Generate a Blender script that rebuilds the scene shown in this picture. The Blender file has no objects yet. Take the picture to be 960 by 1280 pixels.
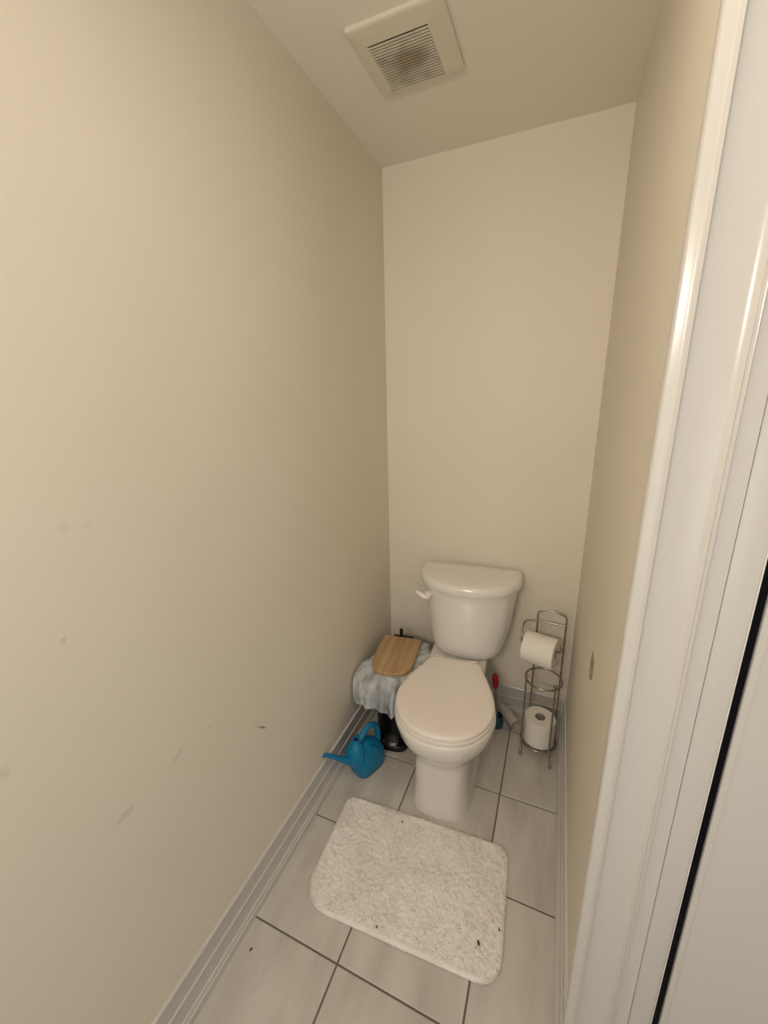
import bpy, bmesh, math, random
import numpy as np
from mathutils import Vector, Matrix
from mathutils import noise as mn
random.seed(7)
rng = np.random.default_rng(7)
S = bpy.context.scene
COL = S.collection
pi = math.pi

# ------------------------------------------------------------ camera, world, lights, exposure
W, H = 0.871, 2.383           # width of the toilet room, ceiling height
CX, CY, CZ = 0.7405, -1.7655, 1.5
YAW, PITCH, ROLL, FPX = 0.4096, 0.2721, -0.0230, 505.94
cam_d = bpy.data.cameras.new('camera')
cam = bpy.data.objects.new('camera', cam_d); COL.objects.link(cam)
fwd = Vector((-math.sin(YAW) * math.cos(PITCH), math.cos(YAW) * math.cos(PITCH), -math.sin(PITCH)))
r0 = Vector((math.cos(YAW), math.sin(YAW), 0)); u0 = r0.cross(fwd)
rt = math.cos(ROLL) * r0 + math.sin(ROLL) * u0
up = -math.sin(ROLL) * r0 + math.cos(ROLL) * u0
cam.matrix_world = Matrix(((rt.x, up.x, -fwd.x, CX), (rt.y, up.y, -fwd.y, CY), (rt.z, up.z, -fwd.z, CZ), (0, 0, 0, 1)))
cam_d.sensor_fit = 'HORIZONTAL'; cam_d.sensor_width = 36; cam_d.lens = FPX * 36 / 960
cam_d.clip_start = 0.02
S.camera = cam
S.view_settings.view_transform = 'Standard'
S.view_settings.look = 'None'
S.view_settings.gamma = 1
S.view_settings.use_curve_mapping = False
S.view_settings.exposure = 0.07

world = bpy.data.worlds.new('world'); S.world = world; world.use_nodes = True
bg = world.node_tree.nodes['Background']
bg.inputs[0].default_value = (0.80, 0.90, 1.0, 1); bg.inputs[1].default_value = 0.6

def area(name, loc, rot, sx, sy, power, color):
    d = bpy.data.lights.new(name, 'AREA'); d.shape = 'RECTANGLE'; d.size = sx; d.size_y = sy
    d.energy = power; d.color = color
    o = bpy.data.objects.new(name, d); COL.objects.link(o); o.location = loc; o.rotation_euler = rot
    return o
YR, XR = -2.75, 2.40            # rear wall of the bathroom behind the camera, its far right wall
PX, PY = .66, -1.28           # unseen ceiling lamp, added and placed for its fill light
LAMP_COL = (1.0, 0.84, 0.55)
area('vanity_light', (.42, YR + .16, 1.84), (pi / 2 - .06, 0, 0), 0.5, .12, 12.2, (1.0, .895, .765))
area('ceiling_fill_light', (PX, PY, 2.305), (0, 0, 0), 0.24, .24, 1.0, (.97, .90, .90))  # fill from the added ceiling lamp
area('window_fill_light', (.95, YR - .06, 1.05), (pi / 2, 0, 0), 0.9, .9, 3.4, (.86, .88, 1.0))  # low fill for floor and toilet, through the added rear window
area('window_fill_light', (XR + .06, -2.15, 1.50), (pi / 2, 0, pi / 2), 1.0, 1.1, 2.5, (.8, .9, 1.0))

# ------------------------------------------------------------ materials
def mat(name, col, rough=0.5, metal=0.0, spec=0.5, coat=0.0):
    m = bpy.data.materials.new(name); m.use_nodes = True
    b = m.node_tree.nodes['Principled BSDF']
    b.inputs['Base Color'].default_value = (*col, 1)
    b.inputs['Roughness'].default_value = rough
    b.inputs['Metallic'].default_value = metal
    b.inputs['Specular IOR Level'].default_value = spec
    b.inputs['Coat Weight'].default_value = coat
    return m
def N(m, t): return m.node_tree.nodes.new(t)
def L(m, a, b): m.node_tree.links.new(a, b)
def bsdf(m): return m.node_tree.nodes['Principled BSDF']
def noise_col(m, c1, c2, scale, detail=4, stretch=(1, 1, 1), rot=(0, 0, 0), lo=.35, hi=.65, rand=False, coord='Object'):
    tc = N(m, 'ShaderNodeTexCoord'); mp = N(m, 'ShaderNodeMapping'); nz = N(m, 'ShaderNodeTexNoise'); cr = N(m, 'ShaderNodeValToRGB')
    mp.inputs['Scale'].default_value = stretch; mp.inputs['Rotation'].default_value = rot
    L(m, tc.outputs[coord], mp.inputs['Vector'])
    if rand:
        oi = N(m, 'ShaderNodeObjectInfo'); mu = N(m, 'ShaderNodeVectorMath'); mu.operation = 'SCALE'; mu.inputs[0].default_value = (17, 31, 9)
        L(m, oi.outputs['Random'], mu.inputs['Scale']); ad = N(m, 'ShaderNodeVectorMath'); L(m, mp.outputs[0], ad.inputs[0]); L(m, mu.outputs[0], ad.inputs[1])
        L(m, ad.outputs[0], nz.inputs['Vector'])
    else: L(m, mp.outputs[0], nz.inputs['Vector'])
    nz.inputs['Scale'].default_value = scale; nz.inputs['Detail'].default_value = detail
    cr.color_ramp.elements[0].position = lo; cr.color_ramp.elements[0].color = (*c1, 1)
    cr.color_ramp.elements[1].position = hi; cr.color_ramp.elements[1].color = (*c2, 1)
    L(m, nz.outputs['Fac'], cr.inputs[0]); L(m, cr.outputs[0], bsdf(m).inputs['Base Color'])
    return nz, cr
def bump(m, scale, strength, dist=0.001, detail=3):
    tc = N(m, 'ShaderNodeTexCoord'); nz = N(m, 'ShaderNodeTexNoise'); bp = N(m, 'ShaderNodeBump')
    nz.inputs['Scale'].default_value = scale; nz.inputs['Detail'].default_value = detail
    bp.inputs['Strength'].default_value = strength; bp.inputs['Distance'].default_value = dist
    L(m, tc.outputs['Object'], nz.inputs['Vector']); L(m, nz.outputs['Fac'], bp.inputs['Height']); L(m, bp.outputs[0], bsdf(m).inputs['Normal'])

WALLC = (0.79, 0.73, 0.62)
def wall_paint(name, marks=()):
    """cream eggshell paint; marks: (centre, (radii), strength, colour) of smudges on the paint"""
    m = mat(name, WALLC, 0.55, spec=0.35)
    nz, cr = noise_col(m, (0.78, 0.72, 0.61), (0.80, 0.74, 0.63), 2.5)
    last = cr.outputs[0]
    tc = N(m, 'ShaderNodeTexCoord')
    wn = N(m, 'ShaderNodeTexNoise'); wn.inputs['Scale'].default_value = 35; wn.inputs['Detail'].default_value = 3
    L(m, tc.outputs['Object'], wn.inputs['Vector'])
    for c, rad, st, col, tilt in marks:
        mp = N(m, 'ShaderNodeMapping'); mp.vector_type = 'TEXTURE'
        mp.inputs['Location'].default_value = c; mp.inputs['Rotation'].default_value = tilt; mp.inputs['Scale'].default_value = rad
        L(m, tc.outputs['Object'], mp.inputs['Vector'])
        ln = N(m, 'ShaderNodeVectorMath'); ln.operation = 'LENGTH'; L(m, mp.outputs[0], ln.inputs[0])
        a = N(m, 'ShaderNodeMath'); a.operation = 'MULTIPLY_ADD'; L(m, wn.outputs['Fac'], a.inputs[0]); a.inputs[1].default_value = 1.2; L(m, ln.outputs['Value'], a.inputs[2])
        mr = N(m, 'ShaderNodeMapRange'); mr.inputs['From Min'].default_value = 1.6; mr.inputs['From Max'].default_value = 1.0
        mr.inputs['To Max'].default_value = st; L(m, a.outputs[0], mr.inputs['Value'])
        mx = N(m, 'ShaderNodeMixRGB'); mx.inputs['Color2'].default_value = (*col, 1)
        L(m, mr.outputs[0], mx.inputs['Fac']); L(m, last, mx.inputs['Color1']); last = mx.outputs[0]
    L(m, last, bsdf(m).inputs['Base Color'])
    bump(m, 220, 0.12, 0.0006)
    return m
GR = (0.33, 0.29, 0.24)
M_wall_left = wall_paint('paint_left', [
    ((0, -1.010, .570), (.05, .032, .0042), 1.0, (.30, .22, .15), (-.79, 0, 0)),
    ((0, -1.276, .725), (.05, .024, .009), .26, GR, (.45, 0, 0)),
    ((0, -1.403, .703), (.05, .026, .012), .24, GR, (.15, 0, 0)),
    ((0, -1.389, 1.307), (.05, .012, .014), .13, GR, (0, 0, 0)),
    ((0, -1.352, 1.302), (.05, .009, .010), .12, GR, (0, 0, 0)),
    ((0, -1.548, .96), (.05, .010, .010), .16, GR, (0, 0, 0)),
    ((0, -1.43, 1.12), (.05, .006, .006), .3, GR, (0, 0, 0)),
    ((0, -.12, .60), (.05, .008, .010), .25, GR, (0, 0, 0)),
    ((0, -1.18, .72), (.05, .005, .008), .3, GR, (0, 0, 0))])
M_wall_back = wall_paint('paint_back', [((.09, 0, .81), (.004, .05, .006), .8, (.25, .2, .13), (0, 0, 0)), ((.16, 0, .60), (.005, .05, .005), .3, GR, (0, 0, 0))])
M_wall = wall_paint('paint')
M_ceil = mat('ceiling_paint', (0.84, 0.80, 0.70), 0.85, spec=0.2); bump(M_ceil, 160, 0.15, 0.0008)
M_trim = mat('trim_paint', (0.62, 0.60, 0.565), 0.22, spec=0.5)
M_porc = mat('porcelain', (0.83, 0.80, 0.75), 0.08, spec=0.6, coat=0.5)
M_seat = mat('seat_plastic', (0.90, 0.825, 0.77), 0.20, spec=0.5)
M_chrome = mat('brushed_nickel', (0.37, 0.355, 0.325), 0.22, metal=1.0)
M_paper = mat('toilet_paper', (0.88, 0.845, 0.78), 0.95, spec=0.1); bump(M_paper, 300, 0.35, 0.0008)
M_core = mat('cardboard', (0.36, 0.33, 0.29), 0.9, spec=0.1)
M_core_l = mat('pale_cardboard', (0.66, 0.62, 0.56), 0.9, spec=0.1)
M_black = mat('black_plastic', (0.008, 0.008, 0.010), 0.3, spec=.3)
M_gap = mat('gap_shade_black', (0.004, 0.004, 0.006), 0.6, spec=.1)  # near-black that paints the shade inside the door gap
M_blacks = mat('black_satin_metal', (0.005, 0.005, 0.006), 0.35, spec=0.25)
M_steel = mat('pedal_steel', (0.55, 0.54, 0.52), 0.25, metal=1.0)
M_blue = mat('blue_plastic', (0.004, 0.20, 0.40), 0.38, spec=0.4); bump(M_blue, 60, 0.1, 0.001)
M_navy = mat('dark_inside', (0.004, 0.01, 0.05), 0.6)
M_red = mat('red_plastic', (0.42, 0.012, 0.018), 0.35)
M_teal = mat('teal_plastic', (0.012, 0.075, 0.10), 0.35)
M_stick = mat('grey_stick', (0.20, 0.21, 0.15), 0.5)
M_vent = mat('vent_plastic', (0.74, 0.69, 0.58), 0.45)
M_dust = mat('dusty_dark', (0.10, 0.08, 0.05), 0.9)
M_slat = mat('dusty_slat', (0.66, 0.60, 0.48), 0.7)
nz, cr = noise_col(M_slat, (0.40, 0.335, 0.23), (0.72, 0.665, 0.55), 22, lo=.42, hi=.72)
tcs = N(M_slat, 'ShaderNodeTexCoord'); mps = N(M_slat, 'ShaderNodeMapping'); mps.vector_type = 'TEXTURE'; mps.inputs['Location'].default_value = (.285, -.475, 2.37); mps.inputs['Scale'].default_value = (.085, .085, 1)
lns = N(M_slat, 'ShaderNodeVectorMath'); lns.operation = 'LENGTH'; mls = N(M_slat, 'ShaderNodeMath'); mls.operation = 'MULTIPLY_ADD'; mls.inputs[1].default_value = .38
L(M_slat, tcs.outputs['Object'], mps.inputs[0]); L(M_slat, mps.outputs[0], lns.inputs[0]); L(M_slat, lns.outputs['Value'], mls.inputs[0])
mus = N(M_slat, 'ShaderNodeMath'); mus.operation = 'MULTIPLY'; mus.inputs[1].default_value = .65; L(M_slat, nz.outputs['Fac'], mus.inputs[0]); L(M_slat, mus.outputs[0], mls.inputs[2]); L(M_slat, mls.outputs[0], cr.inputs[0])
M_grout = mat('grout', (0.17, 0.15, 0.12), 0.9)
M_tile = mat('stone_tile', (0.5, 0.46, 0.4), 0.38, spec=0.45)
nz, cr = noise_col(M_tile, (0.51, 0.475, 0.43), (0.655, 0.62, 0.57), 3.2, 6, (4.0, 1.0, 1), (0, 0, .35), .30, .62, rand=True)
bump(M_tile, 25, 0.12, 0.001, 6)
M_bamboo = mat('bamboo', (0.5, 0.3, 0.13), 0.42)
tc = N(M_bamboo, 'ShaderNodeTexCoord'); mp = N(M_bamboo, 'ShaderNodeMapping'); mp.inputs['Scale'].default_value = (38, 2.2, 10)
vo = N(M_bamboo, 'ShaderNodeTexNoise'); vo.inputs['Scale'].default_value = 1.0; vo.inputs['Detail'].default_value = 5
cr = N(M_bamboo, 'ShaderNodeValToRGB'); cr.color_ramp.elements[0].position = .3; cr.color_ramp.elements[0].color = (.37, .225, .105, 1)
cr.color_ramp.elements[1].position = .68; cr.color_ramp.elements[1].color = (.60, .405, .215, 1)
L(M_bamboo, tc.outputs['Object'], mp.inputs[0]); L(M_bamboo, mp.outputs[0], vo.inputs[0]); L(M_bamboo, vo.outputs['Fac'], cr.inputs[0]); L(M_bamboo, cr.outputs[0], bsdf(M_bamboo).inputs['Base Color'])
M_scar = mat('bare_drywall', (0.36, 0.27, 0.15), 0.9)
noise_col(M_scar, (0.30, 0.21, 0.10), (0.46, 0.36, 0.22), 60)
M_mat = mat('shag_base', (0.88, 0.82, 0.75), 0.95, spec=0.05)
M_pile = mat('shag_pile', (0.74, 0.68, 0.61), 0.95, spec=0.05)
noise_col(M_pile, (0.87, 0.815, 0.755), (0.96, 0.92, 0.875), 9, 3, lo=.3, hi=.6)
M_dirt = mat('dark_fluff', (0.06, 0.045, 0.035), 0.9)
M_frame = mat('window_frame', (0.75, 0.74, 0.72), 0.4)
M_bulb = bpy.data.materials.new('lamp_glass'); M_bulb.use_nodes = True
b_ = bsdf(M_bulb); b_.inputs['Base Color'].default_value = (1, .95, .85, 1); b_.inputs['Emission Color'].default_value = (*LAMP_COL, 1); b_.inputs['Emission Strength'].default_value = 4
# thin translucent polythene
M_bag = bpy.data.materials.new('polythene'); M_bag.use_nodes = True
b_ = bsdf(M_bag); b_.inputs['Base Color'].default_value = (.87, .91, .935, 1); b_.inputs['Roughness'].default_value = .12; b_.inputs['Specular IOR Level'].default_value = .6
tr = N(M_bag, 'ShaderNodeBsdfTransparent'); tl = N(M_bag, 'ShaderNodeBsdfTranslucent'); tl.inputs[0].default_value = (.86, .89, .91, 1)
m1 = N(M_bag, 'ShaderNodeMixShader'); m2 = N(M_bag, 'ShaderNodeMixShader'); m1.inputs[0].default_value = .35; m2.inputs[0].default_value = .45
nzb = N(M_bag, 'ShaderNodeTexNoise'); nzb.inputs['Scale'].default_value = 9; nzb.inputs['Detail'].default_value = 5; mrb = N(M_bag, 'ShaderNodeMapRange')
mrb.inputs['From Min'].default_value = .35; mrb.inputs['From Max'].default_value = .65; mrb.inputs['To Min'].default_value = .12; mrb.inputs['To Max'].default_value = .72
tcb = N(M_bag, 'ShaderNodeTexCoord'); mpb = N(M_bag, 'ShaderNodeMapping'); mpb.inputs['Scale'].default_value = (3.0, 3.0, .8); L(M_bag, tcb.outputs['Object'], mpb.inputs[0]); L(M_bag, mpb.outputs[0], nzb.inputs[0]); L(M_bag, nzb.outputs['Fac'], mrb.inputs['Value']); L(M_bag, mrb.outputs[0], m2.inputs[0])
out = M_bag.node_tree.nodes['Material Output']
L(M_bag, b_.outputs[0], m1.inputs[1]); L(M_bag, tl.outputs[0], m1.inputs[2]); L(M_bag, m1.outputs[0], m2.inputs[1]); L(M_bag, tr.outputs[0], m2.inputs[2]); L(M_bag, m2.outputs[0], out.inputs[0])

# ------------------------------------------------------------ helpers
def link(name, me, m, parent=None, smooth=False, angle=None):
    if m: me.materials.append(m)
    o = bpy.data.objects.new(name, me); COL.objects.link(o)
    if parent: o.parent = parent
    if smooth:
        for p in me.polygons: p.use_smooth = True
        if angle: me.set_sharp_from_angle(angle=angle)
    return o
def from_bm(name, bm, m, parent=None, smooth=False, angle=None, fix=True):
    if fix: bmesh.ops.recalc_face_normals(bm, faces=bm.faces[:])
    me = bpy.data.meshes.new(name); bm.to_mesh(me); bm.free()
    return link(name, me, m, parent, smooth, angle)
def thing(name, label, cat, loc=(0, 0, 0), rz=0, group=None):
    o = bpy.data.objects.new(name, None); o.empty_display_size = .05; COL.objects.link(o)
    o.location = loc; o.rotation_euler = (0, 0, rz); o['label'] = label; o['category'] = cat
    if group: o['group'] = group
    return o
def tag(o, label, cat, group=None):
    o['label'] = label; o['category'] = cat
    if group: o['group'] = group
    return o
def struct(o): o['kind'] = 'structure'; return o
def bx(bm, x0, x1, y0, y1, z0, z1):
    vs = [bm.verts.new(p) for p in ((x0, y0, z0), (x1, y0, z0), (x1, y1, z0), (x0, y1, z0), (x0, y0, z1), (x1, y0, z1), (x1, y1, z1), (x0, y1, z1))]
    for f in ((3, 2, 1, 0), (4, 5, 6, 7), (0, 1, 5, 4), (1, 2, 6, 5), (2, 3, 7, 6), (3, 0, 4, 7)): bm.faces.new([vs[i] for i in f])
    return vs
def box(name, x0, x1, y0, y1, z0, z1, m, parent=None, bev=0):
    bm = bmesh.new(); bx(bm, x0, x1, y0, y1, z0, z1)
    if bev: bmesh.ops.bevel(bm, geom=bm.edges[:], offset=bev, segments=2, affect='EDGES', profile=.6)
    return from_bm(name, bm, m, parent, smooth=bool(bev), angle=.7 if bev else None)
def loft(bm, rings, cap0=True, cap1=True, closed=True):
    vr = [[bm.verts.new(p) for p in r] for r in rings]; n = len(vr[0])
    for a, b in zip(vr, vr[1:]):
        for i in range(n if closed else n - 1):
            j = (i + 1) % n; bm.faces.new((a[i], a[j], b[j], b[i]))
    if cap0: bm.faces.new(vr[0][::-1])
    if cap1: bm.faces.new(vr[-1])
    return vr
def catmull(pts, n, closed=True):
    P = np.array(pts, float); k = len(P); outp = []
    segs = k if closed else k - 1
    fine = []
    for s in range(segs):
        idx = [(s - 1), s, s + 1, s + 2]
        q = [P[i % k] if closed else P[min(max(i, 0), k - 1)] for i in idx]
        for t in np.linspace(0, 1, 16, endpoint=False):
            fine.append(.5 * ((2 * q[1]) + (-q[0] + q[2]) * t + (2 * q[0] - 5 * q[1] + 4 * q[2] - q[3]) * t ** 2 + (-q[0] + 3 * q[1] - 3 * q[2] + q[3]) * t ** 3))
    if not closed: fine.append(P[-1])
    F = np.array(fine + ([fine[0]] if closed else []))
    d = np.r_[0, np.cumsum(np.linalg.norm(np.diff(F, axis=0), axis=1))]
    t = np.linspace(0, d[-1], n, endpoint=not closed)
    return np.stack([np.interp(t, d, F[:, i]) for i in range(P.shape[1])], 1)
def mirror(right):   # right half outline, front to back, mirrored to a closed loop
    return right + [(-x, y) for x, y in right[::-1] if abs(x) > 1e-6]
def loft_outline(bm, secs, n=72, top=True, bottom=True):
    """secs: (z, right-half control points)"""
    rings = []
    for z, r in secs:
        c = catmull(mirror(r), n); i0 = int(np.argmin(c[:, 1])); 
        rings.append([(p[0], p[1], z) for p in c])
    loft(bm, rings, bottom, top)
def scaled(r, k, cy, ky=None):
    ky = ky or k
    return [(x * k, cy + (y - cy) * ky) for x, y in r]
def tube(bm, pts, rad, seg=10, closed=False, caps=True):
    P = [Vector(p) for p in pts]; n = len(P); rr = rad if hasattr(rad, '__len__') else [rad] * n
    rings = []; ref = None
    for i in range(n):
        if closed: t = (P[(i + 1) % n] - P[i - 1]).normalized()
        else: t = (P[min(i + 1, n - 1)] - P[max(i - 1, 0)]).normalized()
        if ref is None:
            ref = Vector((0, 0, 1)) if abs(t.z) < .9 else Vector((1, 0, 0))
        ref = (ref - t * ref.dot(t)).normalized(); b = t.cross(ref)
        rings.append([P[i] + (ref * math.cos(2 * pi * k / seg) + b * math.sin(2 * pi * k / seg)) * rr[i] for k in range(seg)])
    if closed: rings.append(rings[0])
    loft(bm, rings, not closed and caps, not closed and caps)
    if closed: bmesh.ops.remove_doubles(bm, verts=bm.verts[:], dist=1e-6)
def ball(bm, c, r, u=12, v=8, s=(1, 1, 1)):
    bmesh.ops.create_uvsphere(bm, u_segments=u, v_segments=v, radius=r, matrix=Matrix.Translation(c) @ Matrix.Diagonal((*s, 1)))
def profile_z(name, pts, z0, z1, m, parent=None, angle=.5):
    bm = bmesh.new(); loft(bm, [[(x, y, z) for x, y in pts] for z in (z0, z1)])
    return from_bm(name, bm, m, parent, smooth=True, angle=angle)

# ------------------------------------------------------------ room shell
YF = -1.1275                    # face of the wall with the door, looking at the camera
o = struct(box('wall_left', -.10, 0, YR - .1, .1, -.05, H + .1, M_wall_left))
o = struct(box('wall_back', 0, XR + .1, 0, .1, -.05, H + .1, M_wall_back))
wr = struct(box('wall_right', W, W + .09, YF, 0, -.05, H, M_wall))
bm = bmesh.new(); wy0, wy1 = -2.65, -1.65
bx(bm, XR, XR + .1, YR, wy0, -.05, H); bx(bm, XR, XR + .1, wy1, 0, -.05, H); bx(bm, XR, XR + .1, wy0, wy1, 2.05, H); bx(bm, XR, XR + .1, wy0, wy1, -.05, .95)
struct(from_bm('wall_far_right', bm, M_wall))
bm = bmesh.new()
for a in ((wy0, wy0 + .04, .95, 2.05), (wy1 - .04, wy1, .95, 2.05), (wy0 + .04, wy1 - .04, .95, .99), (wy0 + .04, wy1 - .04, 2.01, 2.05)): bx(bm, XR + .03, XR + .045, a[0], a[1], a[2], a[3])
struct(from_bm('window_2', bm, M_frame))
o = struct(box('ceiling', 0, XR, YR, 0, H, H + .1, M_ceil))
# wall with the door: pieces around the opening
DX0, DX1, DZ = .985, 1.79, 2.06
bm = bmesh.new(); bx(bm, W + .09, DX0, YF, YF + .11, -.05, H); bx(bm, DX1, XR, YF, YF + .11, -.05, H); bx(bm, DX0, DX1, YF, YF + .11, DZ, H)
struct(from_bm('wall_front', bm, M_wall))
# rear wall, with an unseen window added for low fill light
wx0, wx1, wz0, wz1 = .50, 1.40, .60, 1.50
bm = bmesh.new(); bx(bm, 0, wx0, YR - .1, YR, -.05, H); bx(bm, wx1, XR, YR - .1, YR, -.05, H); bx(bm, wx0, wx1, YR - .1, YR, wz1, H); bx(bm, wx0, wx1, YR - .1, YR, -.05, wz0)
struct(from_bm('wall_rear', bm, M_wall))
bm = bmesh.new()
for a in ((wx0, wx0 + .04, wz0, wz1), (wx1 - .04, wx1, wz0, wz1), (wx0 + .04, wx1 - .04, wz0, wz0 + .04), (wx0 + .04, wx1 - .04, wz1 - .04, wz1)): bx(bm, a[0], a[1], YR - .08, YR - .03, a[2], a[3])
wf = struct(from_bm('added_window_1', bm, M_frame))

# floor: grout bed with every tile laid on it
fl = struct(box('floor', 0, XR, YR, 0, -.05, -.003, M_grout))
TX, TY, TX0, TY0, GAP = .3451, .3388, .2995, -.1308, .0052
cache = {}
def tile(x0, x1, y0, y1):
    w, d = round(x1 - x0, 4), round(y1 - y0, 4)
    if (w, d) not in cache:
        bm = bmesh.new(); b = .0016
        lo = [(-w / 2, -d / 2), (w / 2, -d / 2), (w / 2, d / 2), (-w / 2, d / 2)]
        loft(bm, [[(x, y, -.003) for x, y in lo], [(x, y, -.0008) for x, y in lo], [(x * (1 - 2 * b / w), y * (1 - 2 * b / d), 0) for x, y in lo]])
        bmesh.ops.recalc_face_normals(bm, faces=bm.faces[:])
        me = bpy.data.meshes.new('tile'); bm.to_mesh(me); bm.free(); me.materials.append(M_tile); cache[(w, d)] = me
    o = bpy.data.objects.new('tile', cache[(w, d)]); COL.objects.link(o); o.parent = fl
    o.location = ((x0 + x1) / 2, (y0 + y1) / 2, 0)
xs = [0] + [TX0 + i * TX for i in range(0, 7) if TX0 + i * TX < XR - .03] + [XR]
ys = [0] + [TY0 - i * TY for i in range(0, 13) if TY0 - i * TY > YR + .03] + [YR]
for i in range(len(xs) - 1):
    for j in range(len(ys) - 1):
        x0 = xs[i] + (GAP / 2 if i else .001); x1 = xs[i + 1] - (GAP / 2 if i < len(xs) - 2 else .001)
        y1 = ys[j] - (GAP / 2 if j else .001); y0 = ys[j + 1] + (GAP / 2 if j < len(ys) - 2 else .001)
        if x0 < W < x1 and y1 > YF: 
            if y0 > YF - .05: tile(x0, W - .001, y0, y1)
            else:
                tile(x0, W - .001, YF, y1); tile(x0, x1, y0, YF - .001)
        elif x0 > W and y1 > YF + .11:
            continue
        elif x0 > W and y1 > YF: tile(x0, x1, y0, YF - .001)
        else: tile(x0, x1, y0, y1)

# baseboard profile: (distance from wall, height)
BB = [(0, 0), (.0205, 0), (.0205, .0200), (.0200, .0225), (.0185, .0240), (.0160, .0250), (.0160, .0290), (.0165, .0320), (.0160, .0340), (.0145, .0352), (.0112, .0360), (.0110, .0370), (.0110, .0820), (.0118, .0845), (.0118, .0860), (.0108, .0872), (.0078, .0880), (.0074, .0890),
      (.0074, .1360), (.0082, .1385), (.0080, .1405), (.0066, .1425), (.0045, .1435), (0, .1440)]
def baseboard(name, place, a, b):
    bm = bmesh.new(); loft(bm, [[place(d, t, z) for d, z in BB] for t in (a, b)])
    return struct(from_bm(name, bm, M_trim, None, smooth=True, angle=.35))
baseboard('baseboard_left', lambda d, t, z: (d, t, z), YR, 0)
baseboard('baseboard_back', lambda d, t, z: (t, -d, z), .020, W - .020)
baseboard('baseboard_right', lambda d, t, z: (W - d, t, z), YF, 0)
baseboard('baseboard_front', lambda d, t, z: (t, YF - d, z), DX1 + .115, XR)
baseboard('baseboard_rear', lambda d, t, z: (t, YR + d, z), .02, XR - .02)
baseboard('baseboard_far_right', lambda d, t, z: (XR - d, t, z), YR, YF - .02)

# scar where the paint has come off the right wall
bm = bmesh.new(); pts = []
for k in range(20):
    a = 2 * pi * k / 20; y = -.708 + .036 * math.sin(a) + .003 * math.sin(3 * a); z = .805 + .040 * math.cos(a) * (1 + .15 * math.sin(5 * a)) - .35 * (y + .708)
    pts.append((y, z))
loft(bm, [[(W + .0002, y, z) for y, z in pts], [(W - .0012, y, z) for y, z in pts]])
o = from_bm('bare_patch', bm, M_scar, wr)

# casing and door to the right of the niche
CASE = [(0, 0), (0, .0095), (.0006, .0110), (.0022, .0134), (.0034, .0140), (.0120, .0140), (.0142, .0146), (.0162, .0164), (.0176, .0190), (.0186, .0197), (.0193, .0192), (.0196, .0165), (.0202, .0120), (.0210, .0116),
        (.0660, .0112), (.0700, .0118), (.0735, .0136), (.0758, .0162), (.0768, .0168), (.0775, .0160), (.0781, .0150), (.0790, .0156), (.0806, .0178), (.0816, .0182), (.0822, .0174), (.0826, .0130), (.0834, .0112), (.1048, .0106), (.1056, .0098), (.1058, 0)]
XL = .854
profs = [(XL + u, YF - p) for u, p in CASE]
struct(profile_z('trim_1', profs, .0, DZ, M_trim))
# header and far-side casing of the same door
DR = 1.79
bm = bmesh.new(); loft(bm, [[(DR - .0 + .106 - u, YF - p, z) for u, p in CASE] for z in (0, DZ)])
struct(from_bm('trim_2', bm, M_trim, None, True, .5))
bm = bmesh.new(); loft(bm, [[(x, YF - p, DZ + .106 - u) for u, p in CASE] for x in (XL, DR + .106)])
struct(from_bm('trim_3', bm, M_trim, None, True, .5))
# jamb
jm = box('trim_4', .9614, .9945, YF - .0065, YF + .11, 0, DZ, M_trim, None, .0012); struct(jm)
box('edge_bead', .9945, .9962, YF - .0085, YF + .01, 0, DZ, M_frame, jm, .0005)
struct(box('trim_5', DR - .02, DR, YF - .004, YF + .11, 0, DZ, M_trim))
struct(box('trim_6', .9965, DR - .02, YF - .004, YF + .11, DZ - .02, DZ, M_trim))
# door leaf, a black strip paints the darkness of the gap on the hinge side
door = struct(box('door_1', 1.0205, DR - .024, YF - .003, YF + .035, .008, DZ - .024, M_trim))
box('gap_shade', .9965, 1.0100, YF + .0035, YF + .035, .004, DZ - .022, M_gap, door)
LE = [(1.0102, .035), (1.0102, -.0010), (1.0112, -.0022), (1.0178, -.0030), (1.0190, -.0045), (1.0198, -.0045), (1.0205, -.0030), (1.0205, .035)]
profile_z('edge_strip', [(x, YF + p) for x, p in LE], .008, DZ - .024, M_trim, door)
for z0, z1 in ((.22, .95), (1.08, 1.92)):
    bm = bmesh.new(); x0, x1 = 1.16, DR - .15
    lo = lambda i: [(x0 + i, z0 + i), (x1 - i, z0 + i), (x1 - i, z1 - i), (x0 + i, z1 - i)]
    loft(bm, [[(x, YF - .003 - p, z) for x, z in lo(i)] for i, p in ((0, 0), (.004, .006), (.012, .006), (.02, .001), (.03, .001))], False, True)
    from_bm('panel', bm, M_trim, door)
bm = bmesh.new(); hx, hz = DR - .09, .98
tube(bm, [(hx, YF - .003, hz), (hx, YF - .02, hz)], .026, 20); tube(bm, [(hx, YF - .02, hz), (hx, YF - .05, hz), (hx, YF - .055, hz), (hx - .05, YF - .056, hz), (hx - .11, YF - .056, hz)], .009, 12)
from_bm('door_handle', bm, M_chrome, door, True, .7)

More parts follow.
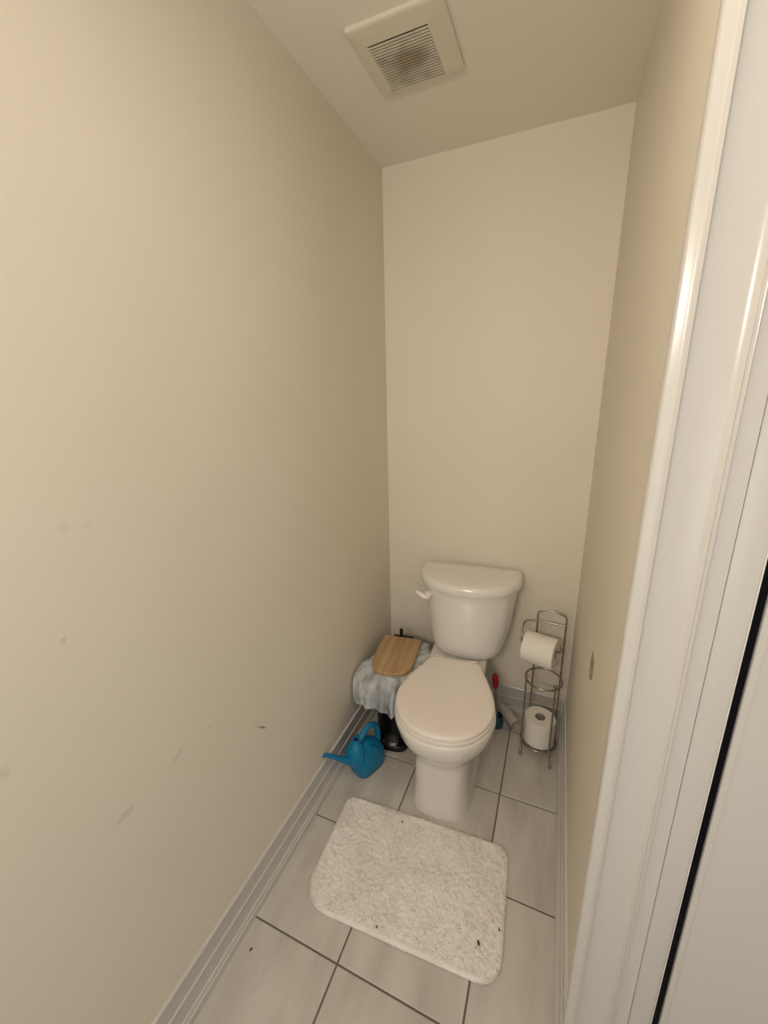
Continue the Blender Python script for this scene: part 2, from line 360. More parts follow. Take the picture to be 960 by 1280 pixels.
# ------------------------------------------------------------ ceiling vent
vx0, vx1, vy0, vy1 = .164, .412, -.617, -.378
vt = thing('ceiling_vent', 'square white plastic exhaust fan grille on the ceiling with dusty slots', 'vent', (0, 0, 0))
sx0, sx1, sy0, sy1 = .199, .361, -.560, -.386
def rc(x0, x1, y0, y1, r, z, n=5):
    o = []
    for cx, cy, a0 in ((x1 - r, y1 - r, 0), (x0 + r, y1 - r, 90), (x0 + r, y0 + r, 180), (x1 - r, y0 + r, 270)):
        for k in range(n): a = math.radians(a0 + 90 * k / (n - 1)); o.append((cx + r * math.cos(a), cy + r * math.sin(a), z))
    return o
bm = bmesh.new()
rings = [rc(vx0, vx1, vy0, vy1, .003, H - .0002), rc(vx0, vx1, vy0, vy1, .003, H - .009), rc(vx0 + .002, vx1 - .002, vy0 + .002, vy1 - .002, .003, H - .0105),
         rc(vx0 + .008, vx1 - .008, vy0 + .008, vy1 - .004, .003, H - .0115), rc(sx0, sx1, sy0, sy1, .001, H - .0130), rc(sx0, sx1, sy0, sy1, .001, H - .005)]
loft(bm, rings, False, False)
from_bm('cover', bm, M_vent, vt, True, .6)
box('housing', sx0 - .002, sx1 + .002, sy0 - .002, sy1 + .002, H - .005, H - .0004, M_dust, vt)
ns = 19; pitch_ = (sy1 - sy0) / ns
for k in range(1, ns):
    y = sy0 + k * pitch_
    box('slat', sx0 - .001, sx1 + .001, y - pitch_ * .27, y + pitch_ * .27, H - .0128, H - .0110, M_slat, vt)

# ------------------------------------------------------------ toilet
TXC, TYC, TR = .424, -.42, math.radians(4.0)
to = thing('toilet', 'white two-piece toilet with closed round lid at the back of the narrow room', 'toilet', (TXC, TYC, 0), TR)
def ty(r, k=1.035): return [(x * k, y - TYC) for x, y in r]
rim = [(0, -.726), (.085, -.706), (.150, -.640), (.180, -.545), (.166, -.455), (.136, -.375), (.121, -.30), (.119, -.20), (.118, -.09), (.105, -.058), (0, -.055)]
r34 = [(0, -.716), (.082, -.696), (.143, -.632), (.171, -.545), (.158, -.455), (.125, -.375), (.108, -.30), (.106, -.20), (.106, -.10), (.095, -.075), (0, -.07)]
r30 = [(0, -.692), (.075, -.674), (.128, -.615), (.150, -.540), (.138, -.455), (.108, -.375), (.092, -.30), (.092, -.20), (.094, -.12), (.085, -.095), (0, -.09)]
r26 = [(0, -.660), (.068, -.644), (.108, -.592), (.122, -.525), (.114, -.450), (.094, -.375), (.080, -.30), (.080, -.20), (.086, -.13), (.08, -.105), (0, -.10)]
r235 = [(0, -.642), (.070, -.630), (.094, -.585), (.098, -.515), (.092, -.440), (.082, -.375), (.074, -.30), (.076, -.20), (.084, -.13), (.08, -.105), (0, -.10)]
r10 = [(0, -.642), (.064, -.633), (.094, -.590), (.099, -.515), (.100, -.440), (.100, -.375), (.098, -.30), (.098, -.22), (.098, -.15), (.09, -.115), (0, -.105)]
r0_ = [(0, -.655), (.066, -.645), (.100, -.598), (.110, -.515), (.117, -.440), (.121, -.375), (.121, -.30), (.120, -.22), (.117, -.15), (.10, -.11), (0, -.10)]
secs = [(0, r0_), (.012, r0_), (.03, [((a[0] + b[0]) / 2, (a[1] + b[1]) / 2) for a, b in zip(r0_, r10)]), (.10, r10), (.20, r235), (.232, r235), (.248, r26), (.27, [((a[0] + b[0]) / 2, (a[1] + b[1]) / 2) for a, b in zip(r26, r30)]),
        (.295, r30), (.33, r34), (.355, [((a[0] + b[0]) / 2, (a[1] + b[1]) / 2) for a, b in zip(r34, rim)]), (.372, rim), (.388, scaled(rim, .997, -.4)), (.394, scaled(rim, .985, -.4)), (.396, scaled(rim, .95, -.4))]
bm = bmesh.new(); loft_outline(bm, [(z, ty(r)) for z, r in secs], 80)
from_bm('bowl', bm, M_porc, to, True, 1.2)
lid_o = [(0, -.716), (.083, -.697), (.146, -.634), (.174, -.545), (.164, -.462), (.138, -.385), (.118, -.335), (.106, -.300), (.090, -.283), (0, -.278)]
seat_o = scaled(lid_o, 1.012, -.5)
bm = bmesh.new(); loft_outline(bm, [(.3962, ty(scaled(seat_o, .975, -.5))), (.399, ty(seat_o)), (.408, ty(seat_o)), (.4115, ty(scaled(seat_o, .975, -.5)))], 80)
from_bm('seat', bm, M_seat, to, True, .9)
bm = bmesh.new(); loft_outline(bm, [(.4125, ty(scaled(lid_o, .985, -.5))), (.415, ty(lid_o)), (.422, ty(lid_o)), (.4265, ty(scaled(lid_o, .985, -.5))), (.4295, ty(scaled(lid_o, .955, -.5))), (.4305, ty(scaled(lid_o, .88, -.5))), (.429, ty(scaled(lid_o, .6, -.5))), (.4285, ty(scaled(lid_o, .2, -.5)))], 80)
from_bm('lid', bm, M_seat, to, True, .9)
for s in (-1, 1):
    bm = bmesh.new(); tube(bm, [(s * .070 - .018, -.268 - TYC, .409), (s * .070 + .018, -.268 - TYC, .409)], .012, 14)
    from_bm('hinge', bm, M_seat, to, True, .8)
# tank
TD = .027
def tk(r): return [(x + 0, y - TYC) for x, y in r]
t_top = [(0, -.270), (.070, -.263), (.130, -.239), (.173, -.202), (.198, -.152), (.206, -.10), (.204, -.060), (.192, -.047), (0, -.045)]
t_mid = [(0, -.264), (.068, -.257), (.122, -.234), (.160, -.197), (.180, -.150), (.188, -.10), (.186, -.062), (.175, -.049), (0, -.047)]
t_low = [(0, -.250), (.068, -.245), (.116, -.227), (.144, -.196), (.156, -.155), (.160, -.10), (.157, -.068), (.146, -.055), (0, -.052)]
t_bot = [(0, -.236), (.060, -.232), (.102, -.215), (.126, -.187), (.136, -.150), (.139, -.105), (.135, -.080), (.122, -.066), (0, -.062)]
lerp = lambda A, B, t: [(a[0] * (1 - t) + b[0] * t, a[1] * (1 - t) + b[1] * t) for a, b in zip(A, B)]
bm = bmesh.new(); loft_outline(bm, [(.3965, tk(scaled(t_bot, .8, -.14))), (.403, tk(scaled(t_bot, .96, -.14))), (.415, tk(lerp(t_bot, t_low, .35))), (.435, tk(lerp(t_bot, t_low, .85))), (.46, tk(lerp(t_low, t_mid, .2))), (.56, tk(t_mid)), (.724, tk(t_top))], 80)
for v in bm.verts: v.co.x += TD
tank = from_bm('tank', bm, M_porc, to, True, .9)
l_o = [(0, -.292), (.075, -.284), (.138, -.257), (.184, -.214), (.211, -.160), (.219, -.10), (.216, -.058), (.202, -.041), (0, -.038)]
bm = bmesh.new(); loft_outline(bm, [(.7245, tk(scaled(l_o, .95, -.15))), (.7245, tk(scaled(l_o, .985, -.15))), (.728, tk(l_o)), (.748, tk(scaled(l_o, .998, -.15))), (.757, tk(scaled(l_o, .98, -.15, .975))), (.7625, tk(scaled(l_o, .945, -.15, .93))), (.765, tk(scaled(l_o, .90, -.15, .87))), (.7665, tk(scaled(l_o, .6, -.15, .55)))], 80)
for v in bm.verts: v.co.x += TD
from_bm('tank_lid', bm, M_porc, to, True, .9)
bm = bmesh.new()
hxp, hyp, hzp = -.140, -.240 - TYC, .690
tube(bm, [(hxp + .012, hyp + .014, hzp), (hxp + .006, hyp - .010, hzp)], [.017, .015], 16)
tube(bm, [(hxp + .014, hyp - .014, hzp - .006), (hxp - .004, hyp - .019, hzp - .003), (hxp - .022, hyp - .018, hzp + .006), (hxp - .040, hyp - .010, hzp + .013)], [.008, .0125, .0105, .006], 12)
from_bm('flush_handle', bm, M_seat, to, True, .9)

# ------------------------------------------------------------ bath mat
MA = math.radians(3.2); mcx, mcy, mw, mh = .412, -.868, .602, .376
mt = thing('bath_mat', 'off-white shaggy bath mat with rounded corners on the tiles before the toilet', 'mat', (mcx, mcy, 0), MA)
def mat_out(scale, z, n=8):
    w, h = mw / 2 - scale, mh / 2 - scale; o = []
    for cx, cy, a0, r in ((w, h, 0, .05), (-w, h, 90, .035), (-w, -h, 180, .085), (w, -h, 270, .065)):
        for k in range(n):
            a = math.radians(a0 + 90 * k / (n - 1)); o.append((cx - math.copysign(r, cx) + r * math.cos(a), cy - math.copysign(r, cy) + r * math.sin(a), z))
    return o
bm = bmesh.new(); loft(bm, [mat_out(.004, .0005), mat_out(.001, .003), mat_out(.002, .008), mat_out(.010, .011)])
from_bm('backing', bm, M_mat, mt, True, .8)
# pile: short curled tufts, clumped
poly = np.array(mat_out(.0, 0))[:, :2]
def inside(p):
    x, y = p[:, 0], p[:, 1]; c = np.zeros(len(p), bool); j = len(poly) - 1
    for i in range(len(poly)):
        xi, yi = poly[i]; xj, yj = poly[j]
        cond = ((yi > y) != (yj > y)) & (x < (xj - xi) * (y - yi) / (yj - yi + 1e-12) + xi); c ^= cond; j = i
    return c
NT = 62000
P = np.stack([rng.uniform(-mw / 2, mw / 2, NT), rng.uniform(-mh / 2, mh / 2, NT)], 1); P = P[inside(P)]
def hgt(x, y):
    return .0125 + .0022 * mn.noise(Vector((x * 30, y * 30, 0))) + .0022 * mn.noise(Vector((x * 85, y * 85, 4))) + .0012 * mn.noise(Vector((x * 210, y * 210, 2)))
nx_, ny_ = 300, 188
V = []; F = []; keep = {}
gx = np.linspace(-mw / 2 + .001, mw / 2 - .001, nx_); gy = np.linspace(-mh / 2 + .001, mh / 2 - .001, ny_)
gp = np.stack(np.meshgrid(gx, gy), -1).reshape(-1, 2); ins = inside(gp * 1.004)
# distance to the outline, for the rounded shoulder
pa = poly; pb = np.roll(poly, -1, 0); dmin = np.full(len(gp), 9.0)
for q0, q1 in zip(pa, pb):
    e_ = q1 - q0; t_ = np.clip(((gp - q0) @ e_) / (e_ @ e_ + 1e-12), 0, 1); dmin = np.minimum(dmin, np.linalg.norm(gp - q0 - t_[:, None] * e_, axis=1))
sh = np.sqrt(np.clip(1 - (1 - np.clip(dmin / .014, 0, 1)) ** 2, 0, 1))
for i, (x, y) in enumerate(gp):
    if ins[i]: keep[i] = len(V); V.append((x, y, .003 + (hgt(x, y) - .003) * sh[i]))
for j in range(ny_ - 1):
    for i in range(nx_ - 1):
        q = (j * nx_ + i, j * nx_ + i + 1, (j + 1) * nx_ + i + 1, (j + 1) * nx_ + i)
        if all(k in keep for k in q): F.append(tuple(keep[k] for k in q))
for (x, y) in P[:26000]:
    c1 = mn.noise(Vector((x * 60, y * 60, 0))); c2 = mn.noise(Vector((x * 60, y * 60, 7.3)))
    edge = min(mw / 2 - abs(x), mh / 2 - abs(y)); ef = min(1, max(edge, 0) / .010)
    zb = (hgt(x, y) - .002) * (.35 + .65 * ef); h = random.uniform(.0028, .0048)
    lx, ly = c1 * .006 + random.gauss(0, .001), c2 * .006 + random.gauss(0, .001)
    a = random.uniform(0, 2 * pi); r = random.uniform(.0012, .0022); b = len(V)
    for k in range(3):
        t = a + k * 2.094; V.append((x + r * math.cos(t), y + r * math.sin(t), zb))
    for k in range(3):
        t = a + .5 + k * 2.094; V.append((x + lx * .6 + r * .8 * math.cos(t), y + ly * .6 + r * .8 * math.sin(t), zb + h * .7))
    V.append((x + lx, y + ly, zb + h))
    for k in range(3):
        k2 = (k + 1) % 3; F.append((b + k, b + k2, b + 3 + k2, b + 3 + k)); F.append((b + 3 + k, b + 3 + k2, b + 6))
me = bpy.data.meshes.new('pile'); me.from_pydata(V, [], F)
o = link('pile', me, M_pile, mt, True); o['kind'] = 'stuff'
# dark crumbs on mat and tiles
CR = [(.652, -.964, .0045, 'dark crumb on the lower right part of the shaggy mat'), (.702, -.912, .0028, 'small dark crumb near the right edge of the shaggy mat'),
      (.372, -1.040, .0026, 'tiny brown crumb near the front edge of the shaggy mat'), (.334, -.727, .003, 'tiny dark crumb near the top edge of the shaggy mat')]
for x, y, r, lb in CR:
    bm = bmesh.new(); bmesh.ops.create_icosphere(bm, subdivisions=2, radius=r, matrix=Matrix.Translation((x, y, .0185)) @ Matrix.Rotation(.5, 4, 'Z') @ Matrix.Diagonal((.8, 1.5, .5, 1)))
    for v in bm.verts: v.co += Vector((random.uniform(-1, 1), random.uniform(-1, 1), 0)) * r * .15
    tag(from_bm('crumb', bm, M_dirt, None, True), lb, 'crumb')
for x, y, r, lb in [(.058, -1.215, .0036, 'dark crumb on the tile beside the left baseboard, in front of the mat')]:
    bm = bmesh.new(); bmesh.ops.create_icosphere(bm, subdivisions=2, radius=r, matrix=Matrix.Translation((x, y, r * .45)) @ Matrix.Rotation(-.3, 4, 'Z') @ Matrix.Diagonal((.7, 1.4, .5, 1)))
    tag(from_bm('crumb', bm, M_dirt, None, True), lb, 'crumb')

# ------------------------------------------------------------ pedal bin with bamboo lid
BA = math.radians(7.5)
bn = thing('pedal_bin', 'black pedal bin with bamboo lid in the corner left of the toilet', 'bin', (.148, -.298, 0), BA)
D_o = [(0, -.130), (.045, -.122), (.075, -.092), (.084, -.045), (.085, .02), (.085, .085), (.078, .105), (.06, .110), (0, .110)]
bm = bmesh.new(); loft_outline(bm, [(.03, scaled(D_o, .90, 0)), (.06, scaled(D_o, .92, 0)), (.20, scaled(D_o, .95, 0)), (.372, scaled(D_o, 1.0, 0))], 56)
from_bm('body', bm, M_blacks, bn, True, .8)
B_o = [(0, -.150), (.045, -.146), (.072, -.125), (.082, -.07)] + D_o[4:]
bm = bmesh.new(); loft_outline(bm, [(0, scaled(B_o, .97, 0)), (.004, B_o), (.018, B_o), (.026, scaled(B_o, .95, 0))], 56)
from_bm('base', bm, M_black, bn, True, .8)
bm = bmesh.new(); pe = [(-.034, -.120), (-.032, -.136), (-.015, -.143), (.015, -.143), (.032, -.136), (.034, -.120), (.030, -.106), (-.030, -.106)]
c = catmull(pe, 32); loft(bm, [[(x, y, .0262) for x, y in c], [(x, y, .034) for x, y in c], [(x * .9, -.124 + (y + .124) * .9, .038) for x, y in c]])
from_bm('pedal', bm, M_steel, bn, True, .6)
lo_ = [(0, -.146), (.045, -.140), (.078, -.110), (.0905, -.062), (.092, .01), (.092, .110), (.088, .124), (.074, .128), (0, .128)]
bm = bmesh.new(); loft_outline(bm, [(.384, scaled(lo_, .98, 0)), (.386, lo_), (.399, lo_), (.4015, scaled(lo_, .985, 0)), (.402, scaled(lo_, .95, 0))], 64)
from_bm('lid', bm, M_bamboo, bn, True, .6)
bm = bmesh.new(); bx(bm, -.045, .052, .130, .142, .386, .402)
hb = from_bm('hinge_bar', bm, M_black, bn)
bm = bmesh.new(); tube(bm, [(-.010, .138, .34), (-.010, .142, .385), (-.010, .142, .428)], [.008, .008, .0085], 14); ball(bm, (-.010, .142, .430), .0088)
from_bm('hinge_post', bm, M_black, bn, True, .8)
# bin liner: film folded over the rim, one closed loop flaring out and hanging
nA, nR = 200, 20
c = catmull(mirror(D_o), nA)
V = []; Fc = []
def tri(u): u = u % 1.0; return 1 - 4 * abs(u - .5)
for j in range(nR):
    t = j / (nR - 1)
    for i in range(nA):
        x, y = c[i]; d = np.array([x, y]); d /= np.linalg.norm(d)
        ang = math.atan2(d[1], d[0])       # 0 = towards the toilet, -90 = front, 180 = side wall
        def lobe(a0, w):
            dd = (ang - math.radians(a0) + pi) % (2 * pi) - pi; return math.exp(-(dd / math.radians(w)) ** 2)
        left = lobe(-143, 26); right = lobe(20, 34); frontl = lobe(-88, 30); back = lobe(100, 40)
        reach = .010 + .105 * left + .060 * right + .022 * frontl
        drop = .080 + .055 * left + .075 * frontl - .015 * right - .045 * back
        ph = ang / (2 * pi)
        w1 = tri(ph * 11 + .22 * mn.noise(Vector((ang * 2, 0, 5)))); w2 = tri(ph * 23 + .3 + .5 * t); w3 = mn.noise(Vector((x * 45, y * 45, t * 5)))
        fold = (.016 * w1 + .009 * w2 + .010 * w3) * (.25 + .75 * t)
        s_ = math.sin(min(1, t * 1.25) * pi / 2)
        out_ = reach * s_ + fold + .010 * t + .003
        z = .381 - drop * (t ** 1.5) + .008 * tri(ph * 7 + .6) * t + .035 * right * math.sin(t * pi) - .012 * math.sin(ang * 3 + .8) * t + .012 * left * math.sin(t * pi)
        px, py = x + d[0] * out_, y + d[1] * out_
        if t == 0: px, py = x * .985, y * .985
        V.append((px, py, z))
for j in range(nR - 1):
    for i in range(nA):
        i2 = (i + 1) % nA; Fc.append((j * nA + i, j * nA + i2, (j + 1) * nA + i2, (j + 1) * nA + i))
# keep the film off the wall, the toilet and inside the room
Rb = Matrix.Rotation(BA, 3, 'Z'); Ri = Rb.transposed(); base = Vector((.148, -.298, 0)); VV = []
for v in V:
    w = Rb @ Vector(v) + base
    if w.x < .012: w.x = .012 + .15 * (w.x - .012) * 0
    if w.y > -.026: w.y = -.026
    lim = float(np.interp(w.y, [-.60, -.50, -.44, -.38, -.32, -.20], [.222, .232, .236, .262, .290, .292]))
    if w.x > lim: w.x = lim
    VV.append(tuple(w))
me = bpy.data.meshes.new('bin_liner'); me.from_pydata(VV, [], Fc)
bl = link('bin_liner', me, M_bag, None, True)
bl.modifiers.new('s', 'SOLIDIFY').thickness = .0004
sb = bl.modifiers.new('d', 'SUBSURF'); sb.levels = 1; sb.render_levels = 1
tag(bl, 'crumpled translucent plastic liner spilling over the rim of the black bin', 'bag')

# ------------------------------------------------------------ elephant watering can
hd = Vector((-.36, -.93, 0)).normalized()
wc = thing('watering_can', 'blue plastic elephant-shaped watering can on the floor by the left baseboard', 'watering can', (.107, -.543, 0), math.atan2(hd.y, hd.x)); wc.scale = (1.04, 1.10, 1.04)
# local +x = heading, +y = left of heading (away from the wall is +y?)
bm = bmesh.new(); rings = []
for z, xc, lx, wy, e in ((0, .000, .060, .040, 4.0), (.004, .0, .066, .045, 3.6), (.03, .002, .073, .050, 3.0), (.06, .002, .075, .052, 2.6), (.085, .004, .070, .048, 2.3), (.105, .010, .058, .041, 2.1), (.122, .018, .042, .032, 2.0), (.134, .024, .024, .020, 2.0), (.138, .026, .008, .007, 2)):
    r = []
    for k in range(40):
        a = 2 * pi * k / 40; ca, sa = math.cos(a), math.sin(a)
        r.append((xc + lx * math.copysign(abs(ca) ** (2 / e), ca), wy * math.copysign(abs(sa) ** (2 / e), sa), z))
    rings.append(r)
loft(bm, rings)
from_bm('body', bm, M_blue, wc, True, 1.2)
bm = bmesh.new(); hrings = []
# head: stacked ellipsoid rings pushed forward, open filling hole at top
for z, xc, rx, ry in ((.045, .052, .012, .014), (.052, .054, .026, .028), (.070, .057, .036, .037), (.095, .060, .039, .040), (.120, .060, .036, .037), (.140, .058, .029, .030), (.154, .056, .021, .021), (.163, .055, .0145, .0145), (.170, .055, .0145, .0145), (.170, .055, .0112, .0112), (.155, .055, .0112, .0112)):
    hrings.append([(xc + rx * math.cos(2 * pi * k / 32), ry * math.sin(2 * pi * k / 32), z) for k in range(32)])
loft(bm, hrings, True, False)
from_bm('head', bm, M_blue, wc, True, 1.1)
bm = bmesh.new(); tube(bm, [(.055, 0, .150), (.055, 0, .1625)], .0113, 24)
from_bm('filling_hole', bm, M_navy, wc, True, .8)
# trunk spout
bm = bmesh.new(); tp = catmull([(.080, 0, .085), (.105, -.008, .100), (.132, -.018, .122), (.158, -.027, .146), (.178, -.033, .160), (.190, -.036, .160)], 18, False)
tube(bm, [tuple(p) for p in tp], list(np.interp(np.linspace(0, 1, 18), [0, .2, .5, 1], [.020, .014, .0095, .0065])), 16)
from_bm('spout', bm, M_blue, wc, True, 1.0)
bm = bmesh.new(); e = tp[-1]; tube(bm, [tuple(e - np.array([.004, 0, 0])), tuple(e + np.array([.0008, 0, 0]))], .0048, 14)
from_bm('spout_hole', bm, M_navy, wc, True, .8)
# looping handle over the back
bm = bmesh.new(); hp = catmull([(.040, 0, .145), (.024, 0, .164), (-.002, 0, .181), (-.032, 0, .180), (-.055, 0, .155), (-.062, 0, .120), (-.060, 0, .085)], 26, False)
tube(bm, [tuple(p) for p in hp], list(np.interp(np.linspace(0, 1, 26), [0, .3, .7, 1], [.013, .0100, .0105, .013])), 16)
from_bm('handle', bm, M_blue, wc, True, 1.0)
for s in (-1, 1):   # ears lie flat against the sides
    bm = bmesh.new(); er = catmull([(.032, .125), (.008, .128), (-.014, .110), (-.020, .080), (-.008, .052), (.012, .042), (.026, .060), (.036, .090)], 36)
    cxy = er.mean(0)
    def yy(x, z, off): return s * (.041 + off - .25 * max(0, z - .10) * .6 + .10 * max(0, .10 - abs(z - .06)) * .12)
    loft(bm, [[(x, yy(x, z, -.006), z) for x, z in er], [(x, yy(x, z, .006), z) for x, z in er], [(cxy[0] + (x - cxy[0]) * .85, yy(x, z, .0085), cxy[1] + (z - cxy[1]) * .85) for x, z in er], [(cxy[0] + (x - cxy[0]) * .5, yy(x, z, .0070), cxy[1] + (z - cxy[1]) * .5) for x, z in er]])
    from_bm('ear', bm, M_blue, wc, True, 1.0)
    bm = bmesh.new(); ball(bm, (.086, s * .026, .105), .0045); from_bm('eye', bm, M_blue, wc, True)

# ------------------------------------------------------------ toilet paper stand
st = thing('toilet_paper_stand', 'wire toilet paper stand of brushed nickel right of the toilet', 'stand', (.768, -.178, 0))
def wl(p): return (p[0] - .768, p[1] + .178, p[2])
BL, BR, FL, FR = (.721, -.118), (.831, -.124), (.699, -.222), (.811, -.250)
w = .0038
bm = bmesh.new()   # back frame with arched top, one bent wire with splayed feet
arc = catmull([(*BL, .600), (BL[0] + .000, BL[1], .619), (BL[0] + .009, BL[1] - .001, .631), ((BL[0] + BR[0]) / 2, (BL[1] + BR[1]) / 2, .640), (BR[0] - .009, BR[1], .629), (BR[0], BR[1], .617), (*BR, .600)], 26, False)
path = [(BL[0] - .006, BL[1] + .014, .004), (BL[0] - .003, BL[1] + .006, .02), (*BL, .05), (*BL, .30)] + [tuple(p) for p in arc] + [(*BR, .30), (*BR, .05), (BR[0] + .002, BR[1] + .006, .02), (BR[0] + .004, BR[1] + .014, .004)]
tube(bm, [wl(p) for p in path], w, 10)
for f in (path[0], path[-1]): ball(bm, wl((f[0], f[1], .006)), .0058)
from_bm('back_frame', bm, M_chrome, st, True, 1.0)
for (px, py), (fx, fy) in ((FL, (.700, -.250)), (FR, (.818, -.277))):
    bm = bmesh.new(); p = catmull([(px, py, .375), (px, py, .30), (px, py, .06), (px + (fx - px) * .3, py + (fy - py) * .3, .035), (fx, fy, .006)], 22, False)
    tube(bm, [wl(q) for q in p], w, 10); ball(bm, wl((px, py, .379)), .0078); ball(bm, wl((fx, fy, .0078)), .0078)
    from_bm('post', bm, M_chrome, st, True, 1.0)
RC = (.7655, -.1775)
for z in (.352, .042):
    bm = bmesh.new(); tube(bm, [wl((RC[0] + .072 * math.cos(2 * pi * k / 48), RC[1] + .072 * math.sin(2 * pi * k / 48), z)) for k in range(48)], w, 10, True)
    from_bm('ring', bm, M_chrome, st, True, 1.0)
bm = bmesh.new()
for k in (-1, 0, 1): 
    hl = math.sqrt(.072 ** 2 - (.035 * k) ** 2); tube(bm, [wl((RC[0] + .035 * k, RC[1] - hl, .042)), wl((RC[0] + .035 * k, RC[1] + hl, .042))], .0026, 8)
from_bm('base_wire', bm, M_chrome, st, True, 1.0)
# arm holding the hanging roll
RA = math.radians(-14); ax = Vector((math.cos(RA), math.sin(RA), 0)); rcn = Vector((.741, -.198, .515)); hlen = .063
le = rcn - ax * (hlen + .012); re = rcn + ax * (hlen + .016)
bm = bmesh.new()
p = [(*BR, .583), ((BL[0] + BR[0]) / 2, (BL[1] + BR[1]) / 2 + .004, .583), (*BL, .583), (BL[0] - .030, BL[1] - .004, .583), (le.x + .004, le.y + .050, .578), (le.x - .002, le.y + .026, .562), (le.x - .002, le.y + .004, .530), (le.x, le.y, .508)]
p = [tuple(q) for q in catmull(p, 34, False)] + [tuple(le + ax * .010), tuple(rcn), tuple(re - ax * .006), tuple(re + Vector((0, 0, .004))), tuple(re + Vector((.001, 0, .026)))]
tube(bm, [wl(q) for q in p], w, 10)
bm2 = re + Vector((.001, 0, .028))
ball(bm, wl(tuple(bm2)), .0075)
from_bm('roll_arm', bm, M_chrome, st, True, 1.0)
def roll(name, label, loc, rot, R_, r_, h, group=None):
    t = thing(name, label, 'toilet paper', loc, 0, group); t.rotation_euler = rot
    bm = bmesh.new(); n = 56
    ring = lambda r, z: [(r * math.cos(2 * pi * k / n), r * math.sin(2 * pi * k / n), z) for k in range(n)]
    ee = .002
    loft(bm, [ring(r_, -h / 2), ring(R_ - ee, -h / 2), ring(R_, -h / 2 + ee), ring(R_, h / 2 - ee), ring(R_ - ee, h / 2), ring(r_, h / 2)] , False, False)
    vs = bm.verts[:]
    a, b = vs[:n], vs[-n:]
    for k in range(n): bm.faces.new((b[k], b[(k + 1) % n], a[(k + 1) % n], a[k]))
    # loose end of the sheet
    from_bm('paper', bm, M_paper, t, True, .7)
    bm = bmesh.new()
    loft(bm, [ring(r_ - .0002, -h / 2 + .0005), ring(r_ - .0002, h / 2 - .0005), ring(r_ - .0014, h / 2 - .0005), ring(r_ - .0014, -h / 2 + .0005)], False, False)
    vs = bm.verts[:]; a, b = vs[:n], vs[-n:]
    for k in range(n): bm.faces.new((b[k], b[(k + 1) % n], a[(k + 1) % n], a[k]))
    from_bm('core', bm, M_core, t, True, .7)
    bm = bmesh.new(); rr = R_ + .0006
    aa = [math.radians(d) for d in range(30, 92, 4)]
    loft(bm, [[(rr * math.cos(a), rr * math.sin(a), -h / 2 + .0008) for a in aa], [(rr * math.cos(a), rr * math.sin(a), h / 2 - .0008) for a in aa]], False, False, closed=False)
    o = from_bm('loose_sheet', bm, M_paper, t, True, .7)
    m_ = o.modifiers.new('s', 'SOLIDIFY'); m_.thickness = .0005; m_.offset = 0
    return t
t = roll('toilet_paper_roll', 'white toilet paper roll hanging sideways on the arm of the wire stand', tuple(rcn), (0, pi / 2, RA), .0625, .021, 2 * hlen - .004)
t.location.z = rcn.z - .0158
t = roll('toilet_paper_roll', 'spare white toilet paper roll standing upright in the bottom of the wire stand', (.7665, -.1785, .103), (0, 0, 1.0), .0635, .0215, .115)

# empty cardboard core lying by the back baseboard
t = thing('cardboard_core', 'empty pale cardboard roll core lying on the tiles behind the wire stand', 'cardboard tube', (.634, -.072, .0262), 0)
t.rotation_euler = (0, 0, math.radians(-52))
bm = bmesh.new(); n = 32
rg = lambda r, x: [(x, r * math.cos(2 * pi * k / n), r * math.sin(2 * pi * k / n)) for k in range(n)]
loft(bm, [rg(.0246, -.056), rg(.0258, -.056), rg(.0258, .056), rg(.0246, .056)], False, False)
vs = bm.verts[:]; a, b = vs[:n], vs[-n:]
for k in range(n): bm.faces.new((b[k], b[(k + 1) % n], a[(k + 1) % n], a[k]))
for v in bm.verts: v.co.z *= 1.0
from_bm('tube', bm, M_core_l, t, True, .7)

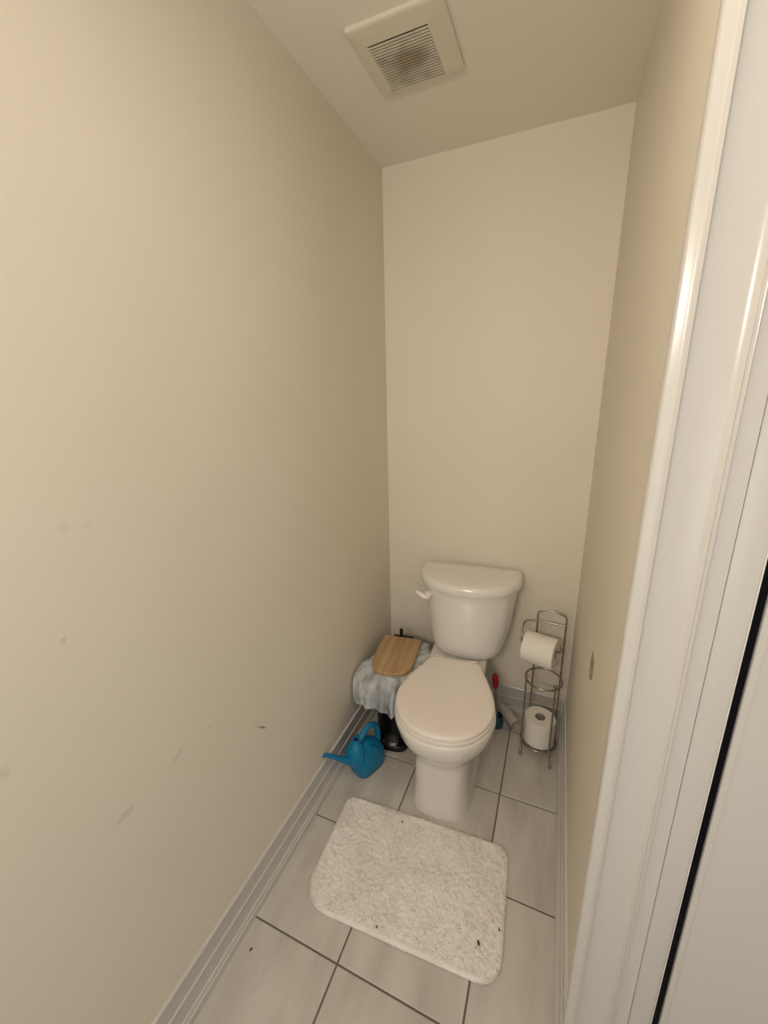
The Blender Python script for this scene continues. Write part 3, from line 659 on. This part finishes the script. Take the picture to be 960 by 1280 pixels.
# toilet brush half hidden behind the toilet
tb = thing('toilet_brush', 'toilet brush with red grip standing in a teal cup behind the toilet', 'brush', (.581, -.118, 0))
bm = bmesh.new(); n = 28
rg = lambda r, z: [(r * math.cos(2 * pi * k / n), r * math.sin(2 * pi * k / n), z) for k in range(n)]
loft(bm, [rg(.026, 0), rg(.029, .003), rg(.030, .03), rg(.026, .055), rg(.0245, .058), rg(.0225, .056), rg(.026, .03), rg(.024, .006)])
from_bm('cup', bm, M_teal, tb, True, .9)
bm = bmesh.new(); tube(bm, [(0, 0, .02), (-.007, .002, .12), (-.015, .003, .212)], [.0055, .0045, .0045], 12)
from_bm('stick', bm, M_stick, tb, True, .9)
bm = bmesh.new(); tube(bm, [(-.014, .003, .198), (-.015, .003, .213), (-.017, .003, .242), (-.0185, .003, .264), (-.019, .003, .276)], [.007, .013, .016, .014, .005], 16)
from_bm('grip', bm, M_red, tb, True, 1.2)
bm = bmesh.new(); tube(bm, [(-.001, 0, .012), (-.002, 0, .02), (-.005, 0, .05), (-.007, 0, .065)], [.012, .019, .019, .010], 14)
from_bm('bristle_head', bm, M_teal, tb, True, .9)

# ------------------------------------------------------------ vanity lamp on the wall behind the camera
vl = thing('vanity_lamp', 'three-globe vanity lamp on the wall behind the camera', 'lamp', (.42, YR, 1.84))
box('backplate', -.28, .28, 0, .025, -.045, .045, M_chrome, vl, .004)
for k in (-1, 0, 1):
    bm = bmesh.new(); tube(bm, [(k * .19, .02, 0), (k * .19, .06, 0)], .012, 14); from_bm('arm', bm, M_chrome, vl, True, .8)
    bm = bmesh.new(); ball(bm, (k * .19, .10, 0), .045, 24, 16); from_bm('globe', bm, M_bulb, vl, True)

# added fill lamp, kept just outside the top of the frame; its opal cover faces down
pl = thing('added_ceiling_lamp', 'added flush round fill lamp with a metal rim, unseen above the camera', 'lamp', (PX, PY, 0))
bm = bmesh.new(); n = 48
rg = lambda r, z: [(r * math.cos(2 * pi * k / n), r * math.sin(2 * pi * k / n), z) for k in range(n)]
loft(bm, [rg(.170, H), rg(.175, H - .02), rg(.175, 2.315), rg(.172, 2.312), rg(.168, 2.315), rg(.168, H - .03)], True, True)
from_bm('rim', bm, M_chrome, pl, True, .6)
bm = bmesh.new(); loft(bm, [rg(.1675, 2.330), rg(.1675, 2.318), rg(.150, 2.3165), rg(.02, 2.316)], True, True)
from_bm('opal_cover', bm, M_bulb, pl, True, .6)
